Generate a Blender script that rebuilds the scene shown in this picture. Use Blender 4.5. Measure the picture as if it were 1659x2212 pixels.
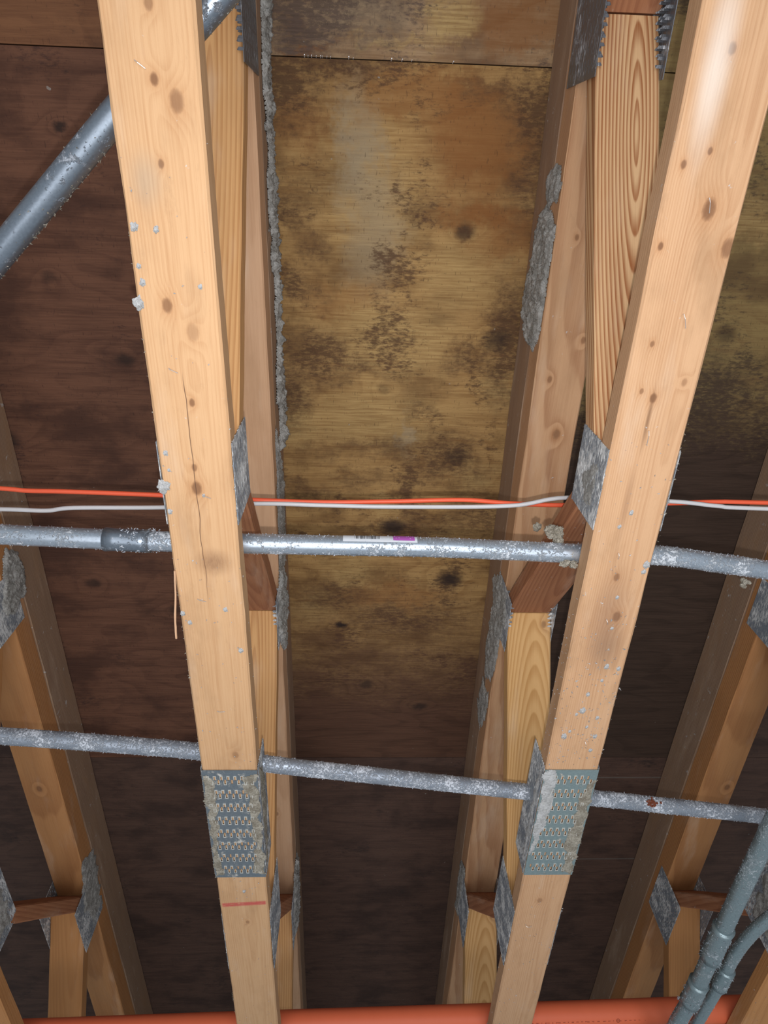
import bpy, bmesh, math, random
from mathutils import Vector, Matrix, noise as mnoise

for o in list(bpy.data.objects):
    bpy.data.objects.remove(o)
S = bpy.context.scene
COL = S.collection
random.seed(7)

# ------------------------------------------------------------------ camera
Z0 = 1.5                                   # camera height above the floor
PITCH, YAW, ROLL, FPX = 1.0938, 0.0882, 0.0635, 1400.0
ca, sa, cy, sy = math.cos(PITCH), math.sin(PITCH), math.cos(YAW), math.sin(YAW)
Fw = Vector((sy * ca, cy * ca, sa))
Rt = Vector((cy, -sy, 0))
Dn = Fw.cross(Rt)
cr, sr = math.cos(ROLL), math.sin(ROLL)
R2, D2 = Rt * cr + Dn * sr, Dn * cr - Rt * sr
cam_d = bpy.data.cameras.new('camera')
cam = bpy.data.objects.new('camera', cam_d)
COL.objects.link(cam)
m = Matrix((R2, -D2, -Fw)).transposed().to_4x4()
m.translation = (0, 0, Z0)
cam.matrix_world = m
cam_d.sensor_fit = 'VERTICAL'
cam_d.sensor_height = 24
cam_d.sensor_width = 24 * 1659 / 2212
cam_d.lens = FPX / 2212 * 24
cam_d.clip_start = 0.02
S.camera = cam

# ------------------------------------------------------------------ light
W = bpy.data.worlds.new('world')
S.world = W
W.use_nodes = True
bg = W.node_tree.nodes['Background']
bg.inputs[0].default_value = (0.80, 0.90, 1.0, 1)
bg.inputs[1].default_value = 0.33


def lamp(name, kind, loc, power, color, size, rot=None, **kw):
    d = bpy.data.lights.new(name, kind)
    d.energy = power
    d.color = color
    if kind == 'AREA':
        d.size = size
    else:
        d.shadow_soft_size = size
    for k, v in kw.items():
        setattr(d, k, v)
    o = bpy.data.objects.new(name, d)
    COL.objects.link(o)
    o.location = loc
    if rot:
        o.rotation_euler = rot
    return o


# phone flash just beside the lens, plus soft room light from below
fl = Vector((0, 0, Z0)) + D2 * 0.042 + R2 * 0.008 - Fw * 0.01
spot = lamp('phone_flash', 'SPOT', fl, 25.0, (0.95, 0.97, 1.0), 0.006)
spot.data.spot_size = math.radians(125)
spot.data.spot_blend = 1.0
spot.rotation_euler = (Fw + Vector((0.02, -0.12, 0))).to_track_quat('-Z', 'Y').to_euler()
room = lamp('room_light', 'AREA', (0.05, -0.35, 0.3), 46.0, (0.97, 0.97, 1.0), 2.6)
room.rotation_euler = Vector((-0.05, 0.35, 1)).to_track_quat('-Z', 'Y').to_euler()

vs = S.view_settings
vs.view_transform = 'Standard'
vs.look = 'None'
vs.exposure = 0.0
vs.gamma = 1.0
vs.use_curve_mapping = False

# ------------------------------------------------------------------ measures (metres)
TR = 0.8129                                # bottom face of the bottom chords above the lens
HW = 0.0484                                # half width of the flat-laid lumber
CT = 0.0381                                # chord thickness
TB = 1.2025                                # bottom face of the top chord
MID = 1.2675                               # joint between top chord and nailer
CEIL = 1.3804
XB = {-1: -0.833, 0: -0.2190, 1: 0.3913, 2: 1.0104}
XT = {-1: -0.8180, 0: -0.2192, 1: 0.3815, 2: 0.9963}
TY = [-1.288, -0.224, 0.840, 1.904, 2.968, 4.032]
BY = [-0.690, 0.382, 1.460, 2.524, 3.588]


# ------------------------------------------------------------------ node helper
class NT:
    def __init__(s, name):
        s.mat = bpy.data.materials.new(name)
        s.mat.use_nodes = True
        s.t = s.mat.node_tree
        s.b = s.t.nodes['Principled BSDF']

    def n(s, kind, **kw):
        x = s.t.nodes.new(kind)
        for k, v in kw.items():
            setattr(x, k, v)
        return x

    def put(s, sock, v):
        if isinstance(v, bpy.types.NodeSocket):
            s.t.links.new(v, sock)
        elif isinstance(v, (tuple, list)) and len(v) == 3 and sock.type == 'RGBA':
            sock.default_value = (*v, 1)
        else:
            sock.default_value = v

    def m(s, op, a, b=0.0, c=None, clamp=False):
        x = s.n('ShaderNodeMath', operation=op, use_clamp=clamp)
        s.put(x.inputs[0], a)
        s.put(x.inputs[1], b)
        if c is not None:
            s.put(x.inputs[2], c)
        return x.outputs[0]

    def mix(s, f, a, b, mode='MIX'):
        x = s.n('ShaderNodeMix', data_type='RGBA', blend_type=mode)
        s.put(x.inputs[0], f)
        s.put(x.inputs[6], a)
        s.put(x.inputs[7], b)
        return x.outputs[2]

    def coord(s):
        return s.n('ShaderNodeTexCoord').outputs['Object']

    def map(s, v, loc=(0, 0, 0), scale=(1, 1, 1)):
        x = s.n('ShaderNodeMapping')
        s.put(x.inputs[0], v)
        x.inputs['Location'].default_value = loc
        x.inputs['Scale'].default_value = scale
        return x.outputs[0]

    def noise(s, v, scale, detail=4, rough=0.55, dist=0.0):
        x = s.n('ShaderNodeTexNoise')
        s.put(x.inputs['Vector'], v)
        x.inputs['Scale'].default_value = scale
        x.inputs['Detail'].default_value = detail
        x.inputs['Roughness'].default_value = rough
        x.inputs['Distortion'].default_value = dist
        return x.outputs['Fac']

    def ramp(s, f, lo, hi):                 # smooth step
        x = s.n('ShaderNodeMapRange', interpolation_type='SMOOTHSTEP')
        s.put(x.inputs[0], f)
        x.inputs[1].default_value = lo
        x.inputs[2].default_value = hi
        return x.outputs[0]

    def xyz(s, v):
        x = s.n('ShaderNodeSeparateXYZ')
        s.put(x.inputs[0], v)
        return x.outputs

    def vec(s, a, b, c):
        x = s.n('ShaderNodeCombineXYZ')
        for i, q in enumerate((a, b, c)):
            s.put(x.inputs[i], q)
        return x.outputs[0]

    def spot(s, X, Y, cx, cyy, rx, ry, soft=0.6):   # 1 inside an ellipse, 0 outside
        a = s.m('MULTIPLY', s.m('SUBTRACT', X, cx), 1 / rx)
        b = s.m('MULTIPLY', s.m('SUBTRACT', Y, cyy), 1 / ry)
        d = s.m('SQRT', s.m('ADD', s.m('MULTIPLY', a, a), s.m('MULTIPLY', b, b)))
        return s.m('SUBTRACT', 1.0, s.ramp(d, 1 - soft, 1 + soft * 0.4))

    def bump(s, h, dist, strength=1.0):
        x = s.n('ShaderNodeBump')
        x.inputs['Distance'].default_value = dist
        x.inputs['Strength'].default_value = strength
        s.put(x.inputs['Height'], h)
        s.t.links.new(x.outputs[0], s.b.inputs['Normal'])

    def done(s, col, rough=0.8, metal=0.0, spec=0.25):
        s.put(s.b.inputs['Base Color'], col)
        s.put(s.b.inputs['Roughness'], rough)
        s.put(s.b.inputs['Metallic'], metal)
        s.b.inputs['Specular IOR Level'].default_value = spec
        return s.mat


def wood(name, light, dark, knots=(), ring=(0.02, 0.06, 0.02, 170, 0.5), seed=0.0, blotch=0.35,
         dust=0.0, extra=None, stain=(0.36, 0.20, 0.10), wav=0.012):
    """lumber with its length on local Y, width on X, thickness on Z"""
    t = NT(name)
    P = t.coord()
    x, y, z = t.xyz(P)[:3]
    low = t.noise(t.map(P, (seed, seed * 2, 0), (9, 1.6, 9)), 1.0, 3)
    cx, cz, k, freq, con = ring
    bumps = 0.0
    kmask, khalo = None, None
    for (kx, ky, r, st) in knots:
        a = t.m('MULTIPLY', t.m('SUBTRACT', x, kx), 1 / r)
        b = t.m('MULTIPLY', t.m('SUBTRACT', y, ky), 1 / (r * 1.5))
        d2 = t.m('ADD', t.m('MULTIPLY', a, a), t.m('MULTIPLY', b, b))
        g = t.m('POWER', 2.718, t.m('MULTIPLY', d2, -0.25))
        bumps = t.m('ADD', bumps, t.m('MULTIPLY', g, r * 1.1))
        d2 = t.m('MULTIPLY', d2, t.m('ADD', 0.55, t.m('MULTIPLY', t.noise(t.map(P, (kx * 99, 0, 0), (1, .6, 1)), 320, 3), 0.9)))
        e = t.m('MULTIPLY', t.m('SUBTRACT', 1.0, t.ramp(d2, 0.25, 1.3)), st)
        kmask = e if kmask is None else t.m('MAXIMUM', kmask, e)
        h_ = t.m('MULTIPLY', t.m('POWER', 2.718, t.m('MULTIPLY', d2, -0.35)), st * 0.55)
        khalo = h_ if khalo is None else t.m('MAXIMUM', khalo, h_)
    dx = t.m('SUBTRACT', x, cx)
    dz = t.m('ADD', t.m('ADD', z, cz), t.m('MULTIPLY', y, k))
    dz = t.m('ADD', dz, t.m('MULTIPLY', t.m('SUBTRACT', low, 0.5), wav))
    r = t.m('SQRT', t.m('ADD', t.m('MULTIPLY', dx, dx), t.m('MULTIPLY', dz, dz)))
    r = t.m('ADD', r, bumps)
    fr = t.m('FRACT', t.m('MULTIPLY', r, freq))
    rings = t.m('MULTIPLY', t.ramp(fr, 0.15, 0.86), 1.0)
    fall = t.ramp(fr, 0.86, 1.0)
    rings = t.m('SUBTRACT', rings, fall)
    fine = t.noise(t.map(P, (seed, 0, seed), (520, 9, 520)), 1.0, 4)
    med = t.noise(t.map(P, (0, seed, seed), (45, 3.5, 45)), 1.0, 4)
    fac = t.m('MULTIPLY', rings, con)
    fac = t.m('ADD', fac, t.m('MULTIPLY', t.m('SUBTRACT', fine, 0.5), 0.85))
    fac = t.m('ADD', fac, t.m('MULTIPLY', t.m('SUBTRACT', med, 0.45), 0.7), clamp=True)
    col = t.mix(fac, light, dark)
    bl = t.ramp(t.noise(t.map(P, (seed * 3, 1, 0), (14, 5, 14)), 1.0, 5, 0.6), 0.5, 0.75)
    col = t.mix(t.m('MULTIPLY', bl, blotch), col, stain)
    bl2 = t.ramp(t.noise(t.map(P, (seed, 1, 7), (55, 14, 55)), 1.0, 6, 0.75), 0.55, 0.72)
    col = t.mix(t.m('MULTIPLY', bl2, blotch * 0.6), col, stain)
    pale = t.ramp(t.noise(t.map(P, (1, seed * 5, 0), (20, 4, 20)), 1.0, 4, 0.6), 0.52, 0.8)
    col = t.mix(t.m('MULTIPLY', pale, 0.3), col, (0.72, 0.56, 0.42))
    if kmask is not None:
        col = t.mix(khalo, col, (0.44, 0.20, 0.08))
        km = t.m('MULTIPLY', kmask, t.m('ADD', 0.55, t.m('MULTIPLY', med, 0.5)), clamp=True)
        col = t.mix(km, col, (0.17, 0.075, 0.035))
    if extra:
        col = extra(t, col, x, y, z)
    if dust:
        dn = t.ramp(t.noise(P, 55, 6, 0.7), 0.68 - dust * 0.3, 0.74 - dust * 0.25)
        col = t.mix(t.m('MULTIPLY', dn, 0.8), col, (0.56, 0.55, 0.53))
    t.bump(t.m('ADD', t.m('MULTIPLY', fine, 0.6), t.m('MULTIPLY', med, 0.6)), 0.0012, 0.6)
    return t.done(col, 0.78, 0, 0.25)


def plywood(name, pale, mid, dark, darkspots=(), palespots=(), redspots=(), knots=(), fade=None, mould=0.5, seed=0.0, greys=(), lines=()):
    """rotary-cut veneer, grain along X, stained and mouldy"""
    t = NT(name)
    P = t.coord()
    nx = t.noise(t.map(P, (seed, 3, 0)), 13, 5, 0.65)
    ny = t.noise(t.map(P, (7, seed, 0)), 13, 5, 0.65)
    fx = t.noise(t.map(P, (seed + 4, 3, 0)), 90, 3, 0.65)
    x0, y0, _ = t.xyz(P)[:3]
    x = t.m('ADD', t.m('ADD', x0, t.m('MULTIPLY', t.m('SUBTRACT', nx, 0.5), 0.16)), t.m('MULTIPLY', t.m('SUBTRACT', fx, 0.5), 0.05))
    y = t.m('ADD', t.m('ADD', y0, t.m('MULTIPLY', t.m('SUBTRACT', ny, 0.5), 0.16)), t.m('MULTIPLY', t.m('SUBTRACT', fx, 0.5), 0.05))
    # veneer figure : wide wavy growth bands seen on the rotary cut face
    kb = 0.0
    for (kx, ky, r, st) in knots:
        a = t.m('MULTIPLY', t.m('SUBTRACT', x0, kx), 1 / (r * 2.0))
        b = t.m('MULTIPLY', t.m('SUBTRACT', y0, ky), 1 / (r * 1.3))
        d2 = t.m('ADD', t.m('MULTIPLY', a, a), t.m('MULTIPLY', b, b))
        kb = t.m('ADD', kb, t.m('MULTIPLY', t.m('POWER', 2.718, t.m('MULTIPLY', d2, -0.5)), 2.2))
    w = t.noise(t.map(P, (seed, 0, 0), (2.2, 7.5, 1)), 1.0, 2, 0.5)
    band = t.m('FRACT', t.m('ADD', t.m('MULTIPLY', w, 9.0), kb))
    band = t.m('MULTIPLY', t.ramp(band, 0.45, 0.9), t.m('SUBTRACT', 1.0, t.ramp(band, 0.93, 1.0)))
    streak = t.ramp(t.noise(t.map(P, (0, seed, 0), (12, 260, 1)), 1.0, 4, 0.65), 0.25, 0.75)
    streak2 = t.noise(t.map(P, (0, seed, 0), (4, 48, 1)), 1.0, 4, 0.6)
    check = t.ramp(t.noise(t.map(P, (seed, 0, 0), (360, 70, 1)), 1.0, 2, 0.5), 0.64, 0.72)
    f = t.m('MULTIPLY', band, 0.32)
    f = t.m('ADD', f, t.m('MULTIPLY', t.m('SUBTRACT', streak, 0.4), 0.6))
    f = t.m('ADD', f, t.m('MULTIPLY', t.m('SUBTRACT', streak2, 0.42), 1.6), clamp=True)
    col = t.mix(f, pale, mid)
    big = t.noise(t.map(P, (seed, 9, 0), (6, 9, 1)), 1.0, 5, 0.6)
    col = t.mix(t.m('MULTIPLY', t.ramp(big, 0.45, 0.68), 0.8), col, tuple(0.5 * (a + b) for a, b in zip(mid, dark)))
    for (sx, syy, rx, ry, st) in redspots:
        col = t.mix(t.m('MULTIPLY', t.spot(x, y, sx, syy, rx, ry, 0.8), st), col, (0.22, 0.085, 0.024))
    for (sx, syy, rx, ry, st) in palespots:
        col = t.mix(t.m('MULTIPLY', t.spot(x, y, sx, syy, rx, ry, 0.8), st), col,
                    t.mix(streak, (0.48, 0.33, 0.135), (0.26, 0.15, 0.055)))
    for (sx, syy, rx, ry, st) in greys:
        col = t.mix(t.m('MULTIPLY', t.spot(x, y, sx, syy, rx, ry, 0.9), st), col, (0.30, 0.24, 0.155))
    sp = t.noise(t.map(P, (0, seed + 2, 0), (55, 130, 1)), 1.0, 6, 0.8)
    zone = t.noise(t.map(P, (3, seed + 2, 0), (7, 8, 1)), 1.0, 3, 0.6)
    mo = t.ramp(t.m('ADD', sp, t.m('MULTIPLY', t.m('SUBTRACT', zone, 0.5), 1.1)), 0.62 - mould * 0.12, 0.84 - mould * 0.12)
    for (sx, syy, rx, ry, st) in darkspots:
        q = t.m('MULTIPLY', t.spot(x, y, sx, syy, rx, ry, 0.9), st)
        q = t.m('MULTIPLY', q, t.m('ADD', 0.45, t.ramp(sp, 0.35, 0.62)), clamp=True)
        mo = t.m('MAXIMUM', mo, q)
    col = t.mix(t.m('MULTIPLY', mo, 0.85), col, t.mix(streak, dark, tuple(c * 1.9 for c in dark)))
    col = t.mix(t.m('MULTIPLY', check, 0.45), col, dark)
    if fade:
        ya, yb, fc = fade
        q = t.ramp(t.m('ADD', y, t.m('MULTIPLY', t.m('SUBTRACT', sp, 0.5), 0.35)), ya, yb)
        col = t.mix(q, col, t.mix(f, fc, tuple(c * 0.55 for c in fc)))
    for (kx, ky, r, st) in knots:
        k = t.m('MULTIPLY', t.spot(t.m('ADD', t.m('MULTIPLY', x, 0.25), t.m('MULTIPLY', x0, 0.75)),
                                   t.m('ADD', t.m('MULTIPLY', y, 0.25), t.m('MULTIPLY', y0, 0.75)),
                                   kx, ky, r * 1.35, r, 0.7), st)
        col = t.mix(k, col, (0.030, 0.018, 0.014))
    for (ly, x1, x2, wd) in lines:
        q = t.m('MULTIPLY', t.m('SUBTRACT', 1.0, t.ramp(t.m('ABSOLUTE', t.m('SUBTRACT', y0, ly)), wd * 0.4, wd)),
                t.m('MULTIPLY', t.ramp(x0, x1 - .02, x1), t.m('SUBTRACT', 1.0, t.ramp(x0, x2, x2 + .02))))
        col = t.mix(t.m('MULTIPLY', q, 0.4), col, (0.16, 0.15, 0.13))
    fl = t.ramp(t.noise(t.map(P, (5, 5, 0)), 60, 2, 0.5), 0.77, 0.80)
    col = t.mix(t.m('MULTIPLY', fl, 0.5), col, (0.34, 0.33, 0.30))
    t.bump(t.m('ADD', streak, t.m('MULTIPLY', sp, 0.8)), 0.0015, 0.5)
    return t.done(col, 0.8, 0, 0.2)


def dusty_metal(name, metal, dustc, amount, scale=120, rough=0.38, met=0.75, stretch=(1, 1, 1)):
    t = NT(name)
    P = t.coord()
    V = t.map(P, (0, 0, 0), stretch)
    a = t.noise(V, scale, 6, 0.75)
    b = t.noise(P, 22, 4, 0.6)
    d = t.ramp(t.m('ADD', a, t.m('MULTIPLY', t.m('SUBTRACT', b, 0.5), 0.7)), 0.66 - amount * 0.3, 0.76 - amount * 0.2)
    c = t.mix(t.noise(P, 300, 4), metal, tuple(q * 0.6 for q in metal))
    tone = t.mix(t.noise(P, scale * 2.2, 5, 0.8), dustc, tuple(q * 0.62 for q in dustc))
    col = t.mix(d, c, tone)
    t.bump(t.m('MULTIPLY', d, a), 0.0025, 0.8)
    return t.done(col, t.m('ADD', rough, t.m('MULTIPLY', d, 0.45)), t.m('MULTIPLY', t.m('SUBTRACT', 1.0, d), met), 0.5)


def plain(name, col, rough=0.5, metal=0.0, spec=0.4, var=0.25, scale=90):
    t = NT(name)
    n_ = t.noise(t.coord(), scale, 4)
    c = t.mix(t.m('MULTIPLY', n_, var), col, tuple(q * 0.45 for q in col))
    t.bump(n_, 0.0006, 0.4)
    return t.done(c, rough, metal, spec)


# ------------------------------------------------------------------ mesh helpers
def link(name, bm, mat, parent=None, smooth=False, M=None):
    me = bpy.data.meshes.new(name)
    bmesh.ops.recalc_face_normals(bm, faces=bm.faces)
    bm.to_mesh(me)
    bm.free()
    if mat:
        me.materials.append(mat)
    if smooth:
        for p in me.polygons:
            p.use_smooth = True
    o = bpy.data.objects.new(name, me)
    COL.objects.link(o)
    if parent:
        o.parent = parent
    if M is not None:
        o.matrix_local = M
    return o


def tag(o, label=None, cat=None, group=None, kind=None):
    for k, v in (('label', label), ('category', cat), ('group', group), ('kind', kind)):
        if v:
            o[k] = v
    return o


def empty(name, loc):
    o = bpy.data.objects.new(name, None)
    o.empty_display_size = 0.05
    COL.objects.link(o)
    o.location = loc
    return o


def box(bm, x0, x1, y0, y1, z0, z1):
    vs_ = [bm.verts.new((x, y, z)) for x in (x0, x1) for y in (y0, y1) for z in (z0, z1)]
    for f in ((0, 1, 3, 2), (4, 6, 7, 5), (0, 4, 5, 1), (2, 3, 7, 6), (0, 2, 6, 4), (1, 5, 7, 3)):
        bm.faces.new([vs_[i] for i in f])


def board(y0, y1, hw, z0, z1, cut=0.0, dx=(0.0, 0.0), jit=0.0006, ch=0.003, seed=0):
    """lumber lofted along Y with eased arrises and a little waviness; cut shears the end faces"""
    bm = bmesh.new()
    n = max(6, int((y1 - y0) / 0.03))
    rings = []
    prof = [(-hw, z0 + ch), (-hw, z1 - ch), (-hw + ch, z1), (hw - ch, z1), (hw, z1 - ch), (hw, z0 + ch), (hw - ch, z0), (-hw + ch, z0)]
    for i in range(n + 1):
        s = y0 + (y1 - y0) * i / n
        t = i / n
        row = []
        for j, (px, pz) in enumerate(prof):
            q = mnoise.noise(Vector((s * 9 + seed, j // 2 * 3.1, seed))) * jit * 2
            q2 = mnoise.noise(Vector((s * 60 + seed, j * 2.7, 5))) * jit
            row.append(bm.verts.new((px + dx[0] * (1 - t) + dx[1] * t + q + q2, s + pz * cut, pz + q2)))
        rings.append(row)
    for a, b in zip(rings, rings[1:]):
        for j in range(8):
            bm.faces.new((a[j], a[(j + 1) % 8], b[(j + 1) % 8], b[j]))
    bm.faces.new(rings[0])
    bm.faces.new(list(reversed(rings[-1])))
    return bm


def smooth_path(pts, per=10):
    out = []
    P = [Vector(p) for p in pts]
    P = [P[0] * 2 - P[1]] + P + [P[-1] * 2 - P[-2]]
    for i in range(1, len(P) - 2):
        for k in range(per):
            t = k / per
            a, b, c, d = P[i - 1], P[i], P[i + 1], P[i + 2]
            out.append(0.5 * ((2 * b) + (c - a) * t + (2 * a - 5 * b + 4 * c - d) * t * t + (-a + 3 * b - 3 * c + d) * t ** 3))
    out.append(P[-2])
    return out


def tube(bm, path, r, seg=20, jit=0.0, seed=0, rr=None, cap=True):
    rings = []
    up = Vector((0, 0, 1))
    for i, p in enumerate(path):
        a = path[max(0, i - 1)]
        b = path[min(len(path) - 1, i + 1)]
        d = (b - a).normalized()
        u = d.cross(up)
        if u.length < 1e-3:
            u = d.cross(Vector((1, 0, 0)))
        u.normalize()
        v = d.cross(u)
        R = rr[i] if rr else r
        row = []
        for k in range(seg):
            an = 2 * math.pi * k / seg
            q = R
            if jit:
                q += jit * mnoise.noise(Vector((p.x * 70 + k * 1.3, p.y * 70 + seed, math.cos(an) * 2 + p.z * 70)))
            row.append(bm.verts.new(p + u * math.cos(an) * q + v * math.sin(an) * q))
        rings.append(row)
    for a, b in zip(rings, rings[1:]):
        for k in range(seg):
            bm.faces.new((a[k], a[(k + 1) % seg], b[(k + 1) % seg], b[k]))
    if cap:
        bm.faces.new(rings[0])
        bm.faces.new(list(reversed(rings[-1])))


def flake(bm, c, s, rng, nrm=None):
    """one crumpled scrap of insulation"""
    d = Vector((rng.uniform(-1, 1), rng.uniform(-1, 1), rng.uniform(-1, 1))).normalized()
    if nrm:
        d = (d + nrm * 0.5).normalized()
    e = d.orthogonal().normalized()
    e.rotate(Matrix.Rotation(rng.uniform(0, 6.28), 3, d))
    g = d.cross(e)
    w = s * rng.uniform(0.18, 0.45)
    a = bm.verts.new(c - d * s * 0.3 + e * w)
    b = bm.verts.new(c - d * s * 0.3 - e * w + g * w * 0.5)
    k = bm.verts.new(c + d * s + g * w * rng.uniform(-1, 1))
    h = bm.verts.new(c + g * w * 1.2)
    bm.faces.new((a, b, k))
    bm.faces.new((a, h, k))
    bm.faces.new((b, h, k))
    bm.faces.new((a, b, h))


def lump(bm, c, r, rng, squash=(1, 1, 1), spikes=14):
    q = bmesh.ops.create_icosphere(bm, subdivisions=3, radius=1.0)['verts']
    sd = rng.uniform(0, 50)
    for v in q:
        n_ = v.co.normalized()
        k = 1 + 0.55 * mnoise.noise(n_ * 1.8 + Vector((sd, 0, 0))) + 0.35 * mnoise.noise(n_ * 5 + Vector((0, sd, 0)))
        v.co = Vector((n_.x * squash[0], n_.y * squash[1], n_.z * squash[2])) * r * k + Vector(c)
    for _ in range(spikes):
        d = Vector((rng.uniform(-1, 1), rng.uniform(-1, 1), rng.uniform(-1, 1))).normalized()
        flake(bm, Vector(c) + Vector((d.x * squash[0], d.y * squash[1], d.z * squash[2])) * r * 0.8, r * rng.uniform(0.4, 0.9), rng, d)


def inside(poly, a, b):
    c = False
    j = len(poly) - 1
    for i in range(len(poly)):
        (xi, yi), (xj, yj) = poly[i], poly[j]
        if (yi > b) != (yj > b) and a < (xj - xi) * (b - yi) / (yj - yi) + xi:
            c = not c
        j = i
    return c


def crust(poly, O, U, V, N, amp=0.006, step=0.0028, seed=0, edge=0.012, flakes=0.25):
    """ragged layer of caked dust inside a polygon given in (u, v) on the plane O + uU + vV, raised along N"""
    bm = bmesh.new()
    O, U, V, N = Vector(O), Vector(U), Vector(V), Vector(N)
    us = [p[0] for p in poly]
    vv = [p[1] for p in poly]
    nu = int((max(us) - min(us) + 2 * edge) / step) + 1
    nv = int((max(vv) - min(vv) + 2 * edge) / step) + 1
    u0, v0 = min(us) - edge, min(vv) - edge
    grid = {}
    rng = random.Random(seed)

    def ok(a, b):
        q = Vector((a * 45, b * 45, seed))
        a2 = a + edge * 1.3 * mnoise.noise(q)
        b2 = b + edge * 1.3 * mnoise.noise(q + Vector((9, 9, 9)))
        return inside(poly, a2, b2)
    flag = {(i, j) for i in range(nu) for j in range(nv) if ok(u0 + i * step, v0 + j * step)}
    layer, cur, lv = {}, set(flag), 0
    while cur and lv < 6:
        rimset = {(i, j) for (i, j) in cur if not all((i + p, j + q) in cur for p, q in ((1, 0), (-1, 0), (0, 1), (0, -1)))}
        for q in rimset:
            layer[q] = lv
        cur -= rimset
        lv += 1
    for (i, j) in flag:
        a = u0 + (i + rng.uniform(-.35, .35)) * step
        b = v0 + (j + rng.uniform(-.35, .35)) * step
        lay = layer.get((i, j), 6)
        h = amp * (0.35 + 0.9 * abs(mnoise.noise(Vector((a * 35, b * 35, seed + 3)))) + 0.55 * abs(mnoise.noise(Vector((a * 110, b * 110, seed))))
                   + 0.25 * mnoise.noise(Vector((a * 320, b * 320, seed)))) * min(1.0, lay / 4)
        grid[(i, j)] = bm.verts.new(O + U * a + V * b + N * max(h, 0.0))
        if rng.random() < flakes * (0.30 if lay < 2 else 0.12):
            flake(bm, O + U * a + V * b + N * h, rng.uniform(0.0012, 0.004), rng, N)
    for (i, j) in list(grid):
        q = [(i, j), (i + 1, j), (i + 1, j + 1), (i, j + 1)]
        if all(k in grid for k in q):
            bm.faces.new([grid[k] for k in q])
        for q in (((i, j), (i + 1, j), (i, j + 1)), ((i + 1, j + 1), (i + 1, j), (i, j + 1))):
            if all(k in grid for k in q) and not all(k in grid for k in ((i, j), (i + 1, j), (i + 1, j + 1), (i, j + 1))):
                bm.faces.new([grid[k] for k in q])
    return bm


def nail_plate(w, l, rows, cols, O, U, V, N, th=0.0012, slot=(0.0032, 0.0085), teeth=False, lips=None, margin=0.006, sub=0.0045, tl=0.010):
    """pressed truss plate: w along U, l along V, slots punched through, tooth roots as raised lips"""
    bm = bmesh.new()
    O, U, V, N = Vector(O), Vector(U), Vector(V), Vector(N)

    def bx(a0, a1, b0, b1, c0, c1, bm=bm):
        vs_ = [bm.verts.new(O + U * a + V * b + N * c) for a in (a0, a1) for b in (b0, b1) for c in (c0, c1)]
        for f in ((0, 1, 3, 2), (4, 6, 7, 5), (0, 4, 5, 1), (2, 3, 7, 6), (0, 2, 6, 4), (1, 5, 7, 3)):
            bm.faces.new([vs_[i] for i in f])
    pitch = (w - 2 * margin) / cols
    rp = (l - 2 * margin) / rows
    prev = -w / 2
    rng = random.Random(int(w * 10000 + l * 1000))
    for c in range(cols):
        uc = -w / 2 + margin + pitch * (c + 0.5)
        s0, s1 = uc - slot[0] / 2, uc + slot[0] / 2
        bx(prev, s0, -l / 2, l / 2, 0, th)
        off = sub if c % 2 else -sub
        pv = -l / 2
        for r in range(rows):
            vc = -l / 2 + margin + rp * (r + 0.5) + off
            a, b = vc - slot[1] / 2, vc + slot[1] / 2
            bx(s0, s1, pv, a, 0, th)
            pv = b
            if lips is not None:
                e = 1 if c % 2 else -1
                ve = b if e > 0 else a
                k = th + 0.0009
                t_ = 0.0011
                k += rng.uniform(-.0003, .0006)
                if rng.random() < 0.08:
                    continue
                le = ve - e * slot[1] * rng.uniform(.6, .9)
                bx(s0 - t_, s1 + t_, ve - t_ * (e < 0), ve + t_ * (e > 0), 0, k, lips)
                bx(s0 - t_, s0, min(ve, le), max(ve, le), 0, k, lips)
                bx(s1, s1 + t_, min(ve, le), max(ve, le), 0, k, lips)
            if teeth:
                for sgn in (-1, 1):
                    vv_ = vc + sgn * slot[1] / 2
                    tw = 0.0021
                    q = [bm.verts.new(O + U * (uc + p * 0.0006) + V * (vv_ + d * tw) - N * h_) for h_ in (0, tl * .75) for p in (-1, 1) for d in (-1, 1)]
                    tip = [bm.verts.new(O + U * (uc + p * 0.0004 + .0008) + V * (vv_ + tw * .6) - N * tl) for p in (-1, 1)]
                    for f in ((0, 1, 5, 4), (2, 3, 7, 6), (0, 2, 6, 4), (1, 3, 7, 5)):
                        bm.faces.new([q[i] for i in f])
                    bm.faces.new((q[4], q[5], tip[0]))
                    bm.faces.new((q[6], q[7], tip[1]))
                    bm.faces.new((q[5], q[7], tip[1], tip[0]))
                    bm.faces.new((q[4], q[6], tip[1], tip[0]))
        bx(s0, s1, pv, l / 2, 0, th)
        prev = s1
    bx(prev, w / 2, -l / 2, l / 2, 0, th)
    return bm


# ------------------------------------------------------------------ materials
pineL = ((0.61, 0.365, 0.19), (0.42, 0.20, 0.082))


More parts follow.
